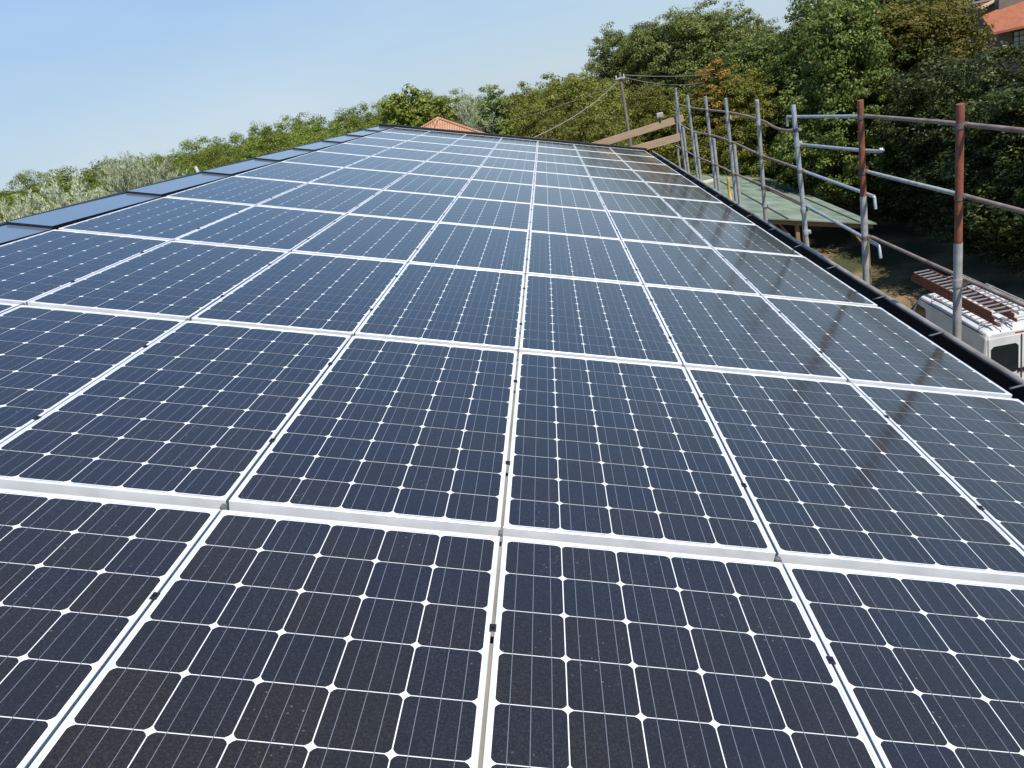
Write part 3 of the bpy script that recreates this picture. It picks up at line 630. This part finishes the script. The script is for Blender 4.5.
# kind: (ref height, ref radius, leaves, leaf size, clump, variants, kwargs)
KIND = dict(
 wood=(12, 2.0, 42000, .105, .24, 5, dict(base=.22, shape='round', nl=18, per=75)),
 olive=(10, 2.7, 52000, .115, .24, 4, dict(base=.10, shape='round', nl=20, per=75)),
 bright=(11, 2.0, 20000, .17, .24, 2, dict(base=.2, shape='ovate', nl=15, aspect=.75, per=70)),
 fresh=(10.5, 3.0, 48000, .145, .26, 4, dict(base=.08, shape='ovate', nl=24, aspect=.55, per=75)),
 dark=(9, 2.7, 46000, .130, .27, 4, dict(base=.10, shape='round', nl=20, aspect=.48, per=90)),
 golden=(10.5, 2.9, 46000, .130, .25, 3, dict(base=.1, shape='round', nl=22, per=80)),
 silver=(10.8, 1.8, 42000, .14, .17, 2, dict(base=.25, shape='ovate', nl=18, aspect=.34, plume=.5, up_bias=.6, per=90)),
 round=(11.2, 1.7, 18000, .15, .22, 1, dict(base=.3, shape='round', nl=14, per=80)),
 tall=(14, 4.6, 46000, .21, .42, 4, dict(base=.32, shape='round', nl=20, trunk=.25, per=80)),
 autumn=(9.6, 1.6, 10000, .15, .22, 1, dict(base=.3, nl=10, per=80)))
LAB = dict(
 wood=('wood_tree', 'yellow-green broadleaf tree in the long wood beyond the panels', 'trees of the long wood beyond the panels'),
 olive=('olive_green_tree', 'olive-green bushy tree behind the utility pole and the far gable', 'olive-green trees around the utility pole'),
 bright=('bright_green_tree', 'bright yellow-green tree beside the terracotta hip roof', 'bright trees around the terracotta roof'),
 fresh=('leafy_tree', 'mid-green leafy tree standing behind the scaffold rails', 'leafy trees behind the scaffold'),
 dark=('shady_tree', 'dark green dense tree with shade-darkened leaves behind the rust-red scaffold posts and the van', 'dark trees behind the van'),
 golden=('golden_green_tree', 'golden-green tree top left of the house with the red tiled roof', 'golden-green trees at top right'),
 silver=('willow_tree', '', 'silvery willows'),
 round=('round_crowned_tree', 'pale green tree with a compact round crown right of the terracotta roof', None),
 tall=('tall_tree', 'tall grey-green tree of the distant row on the skyline above the nearer trees', 'tall distant trees on the skyline'),
 autumn=('autumn_tree', 'small tree with orange autumn leaves between the tall trees and the scaffold', None))
SILV = ['large silvery willow beyond the left part of the ridge', 'smaller silvery willow at the left edge of the photo', 'silvery willow left half of the pair further along the ridge',
        'silvery willow right half of the pair further along the ridge', 'low silvery bush between the large willow and the pair', 'grey-green willow right behind the terracotta roof apex', 'lower grey-green willow right of the terracotta roof apex']
TREES=[
('wood',-39.4,47.1,12.6,2.4),('wood',-37.1,46.2,12.5,2.6),('wood',-40.2,51.3,12.6,2.3),('wood',-37.8,50.4,12.3,2.1),('wood',-36.8,50.3,12.1,2.5),
('wood',-36.6,52.2,12.5,2.4),('wood',-36.2,53.2,12.8,2.3),('wood',-34.6,53.1,12.3,2.6),('wood',-33.1,52.2,12.3,2.7),('wood',-30.8,51.4,12.3,2.2),
('wood',-31.3,54.5,12.2,2.2),('wood',-29.8,53.4,12.2,2.4),('wood',-29.8,55.7,12.0,2.7),('wood',-28.5,56.3,11.9,2.1),('wood',-28.0,58.1,12.0,2.4),
('wood',-26.6,58.2,12.3,2.4),('wood',-25.9,58.7,12.4,2.7),('wood',-23.9,56.6,12.0,2.1),('wood',-23.6,59.7,12.1,2.0),('wood',-21.6,59.5,12.6,2.2),
('wood',-20.0,58.7,12.0,2.7),('wood',-19.2,59.6,12.5,2.0),('wood',-18.2,60.0,12.3,2.1),('wood',-16.7,58.5,11.9,2.7),('wood',-14.8,59.9,12.1,2.4),
('wood',-13.9,60.7,12.0,2.4),('wood',-12.2,60.3,11.9,2.5),('wood',-12.1,63.7,12.2,2.4),('wood',-32.9,39.9,11.8,2.2),('wood',-33.3,41.2,11.6,1.9),
('wood',-32.2,42.4,11.5,2.1),('wood',-29.0,39.8,11.2,1.9),('wood',-28.9,41.6,11.3,2.2),('wood',-28.3,42.8,11.6,2.1),('wood',-27.3,43.0,11.4,2.1),
('wood',-26.7,45.2,11.5,2.3),('wood',-26.7,46.8,11.5,2.0),('wood',-25.4,46.8,11.4,2.0),('wood',-24.4,48.2,11.5,2.2),('wood',-21.5,46.3,11.4,2.3),
('wood',-20.1,46.2,11.1,2.0),('wood',-20.4,49.8,11.4,2.4),('wood',-19.4,50.2,11.6,2.3),('wood',-16.1,47.1,11.3,2.1),('wood',-15.3,48.7,11.4,2.2),
('wood',-15.3,52.3,11.3,2.0),('wood',-14.2,52.4,11.1,2.5),('wood',-12.4,53.1,10.9,2.0),('wood',-10.3,51.9,10.9,2.2),('wood',-26.6,31.9,10.9,1.6),
('wood',-27.9,35.4,10.8,1.6),('wood',-27.3,36.7,10.5,2.0),('wood',-23.2,32.8,10.6,2.0),('wood',-24.8,36.5,10.9,1.9),('wood',-23.7,36.8,10.5,1.8),
('wood',-22.4,36.7,10.4,2.0),('wood',-21.3,37.6,10.7,2.0),('wood',-21.5,40.2,10.5,2.0),('wood',-19.0,39.5,10.7,2.0),('wood',-17.6,37.7,10.6,1.9),
('wood',-17.4,41.2,10.5,1.6),('wood',-14.9,37.9,10.8,1.6),('wood',-13.1,38.3,10.3,1.9),('wood',-12.8,40.1,10.6,1.9),('wood',-11.1,39.6,10.4,1.8),
('wood',-10.9,42.9,10.4,1.8),('wood',-9.1,41.2,10.6,1.9),('silver',-17.4,25.8,11.1,2.5),('silver',-18.1,24.1,10.7,2.0),('silver',-17.9,31.3,11.5,1.8),
('silver',-16.8,31.9,11.0,2.1),('silver',-16.2,25.4,10.4,1.6),('bright',-7.9,43.3,11.7,2.2),('bright',-7.0,45.4,11.9,2.2),
('bright',-5.5,41.6,11.0,1.9),('wood',-6.5,59.6,11.4,2.6),('wood',-8.6,61.4,11.9,2.6),('wood',-4.8,61.8,10.9,2.6),('wood',-3.8,67.9,10.2,2.8),
('wood',-2.3,70.0,10.1,2.8),('wood',-0.6,68.0,10.2,2.8),('wood',1.1,70.0,10.3,2.8),('wood',2.9,70.0,10.4,2.8),('silver',-4.6,49.8,10.7,1.9),
('silver',-3.5,47.8,9.8,1.8),('round',-2.9,47.9,11.2,1.7),('bright',-1.8,46.0,9.0,1.9),('bright',-0.7,48.0,9.0,2.0),('olive',-1.0,48.0,10.9,2.8),
('olive',0.7,44.0,10.7,3.0),('olive',2.3,42.0,10.8,3.2),('olive',3.7,46.9,9.9,2.9),('olive',1.0,36.0,9.5,2.4),('olive',2.2,34.0,9.4,2.2),
('olive',-0.2,40.0,9.9,2.4),('olive',5.9,46.7,9.1,3.0),('olive',7.4,46.5,8.7,2.8),('olive',8.9,46.3,8.6,2.9),('olive',4.6,46.8,8.7,2.5),
('olive',6.5,46.6,7.9,2.6),('olive',8.5,46.3,7.2,2.7),('tall',8.7,89.6,14.0,4.2),('tall',12.0,92.3,14.0,4.2),('tall',14.3,86.9,14.3,5.0),
('tall',17.6,88.4,14.1,4.8),('tall',19.5,85.9,13.2,4.6),('tall',23.0,90.3,11.6,4.6),('tall',26.2,89.4,10.0,4.5),('autumn',10.1,46.0,9.6,1.6),
('olive',11.2,45.8,8.9,2.8),('fresh',13.8,48.7,10.7,3.6),('fresh',12.3,48.6,10.0,3.0),('fresh',14.0,45.6,9.8,2.9),('fresh',13.0,49.0,8.1,3.0),
('fresh',10.7,45.9,7.2,2.5),('fresh',15.3,44.7,11.8,3.4),('fresh',14.0,37.2,11.5,3.2),('fresh',14.5,44.9,9.5,2.9),('fresh',15.7,44.6,8.2,3.0),
('golden',17.2,40.8,10.7,4.0),('golden',18.4,39.3,10.5,4.0),('golden',18.9,37.9,10.0,2.7),('golden',16.5,42.1,10.0,3.2),('tall',34.0,92.2,14.2,5.0),
('tall',39.0,95.6,14.5,5.0),('tall',40.2,89.7,14.2,5.0),('tall',45.6,92.8,14.4,5.0),('tall',50.7,95.8,14.4,5.0),('tall',53.9,94.1,14.4,5.0),
('dark',16.6,37.3,8.2,3.5),('dark',16.8,42.6,7.4,3.6),('dark',16.8,33.4,8.0,3.2),('dark',16.7,30.1,8.2,2.9),('dark',16.7,27.8,7.2,2.9),
('dark',16.8,26.0,7.4,3.4),('dark',16.7,43.7,7.9,3.4),('dark',16.6,39.4,7.6,3.2),('dark',16.6,36.2,7.2,2.9),('dark',16.8,24.3,8.6,3.7),  # middle three added to stand for the shaded lower parts of golden crowns
('dark',16.7,47.4,5.8,3.1),('dark',16.8,41.0,4.9,3.2),('dark',16.7,35.1,5.6,2.9),('dark',16.7,31.2,5.4,2.9),('dark',16.7,28.4,5.1,2.8),
('dark',16.7,26.1,4.9,2.8),('dark',14.5,48.6,6.0,2.9),('dark',12.3,48.6,5.6,2.5),('dark',16.9,24.3,5.6,3.1)]
protos = {}; cnt = {}; rnd = random.Random(11)
for kind, x, y, h, r in TREES:
    hh, rr, nleaf, size, clump, nv, kw = KIND[kind]
    i = cnt.get(kind, 0); cnt[kind] = i+1; v = i % nv
    nm, lab, grp = LAB[kind]
    if (kind, v) not in protos:
        o = protos[(kind, v)] = make_tree(nm, 17+31*v+len(kind)*7, hh, rr, LM[kind], nleaf, size, clump, **kw)
    else: o = copy_tree(protos[(kind, v)])
    o.location = (x, y, 0); o.scale = (r/rr, r/rr, h/hh); o.rotation_euler = (0, 0, rnd.uniform(0, 6.28))
    tag(o, SILV[i] if kind == 'silver' else lab, 'tree', grp)
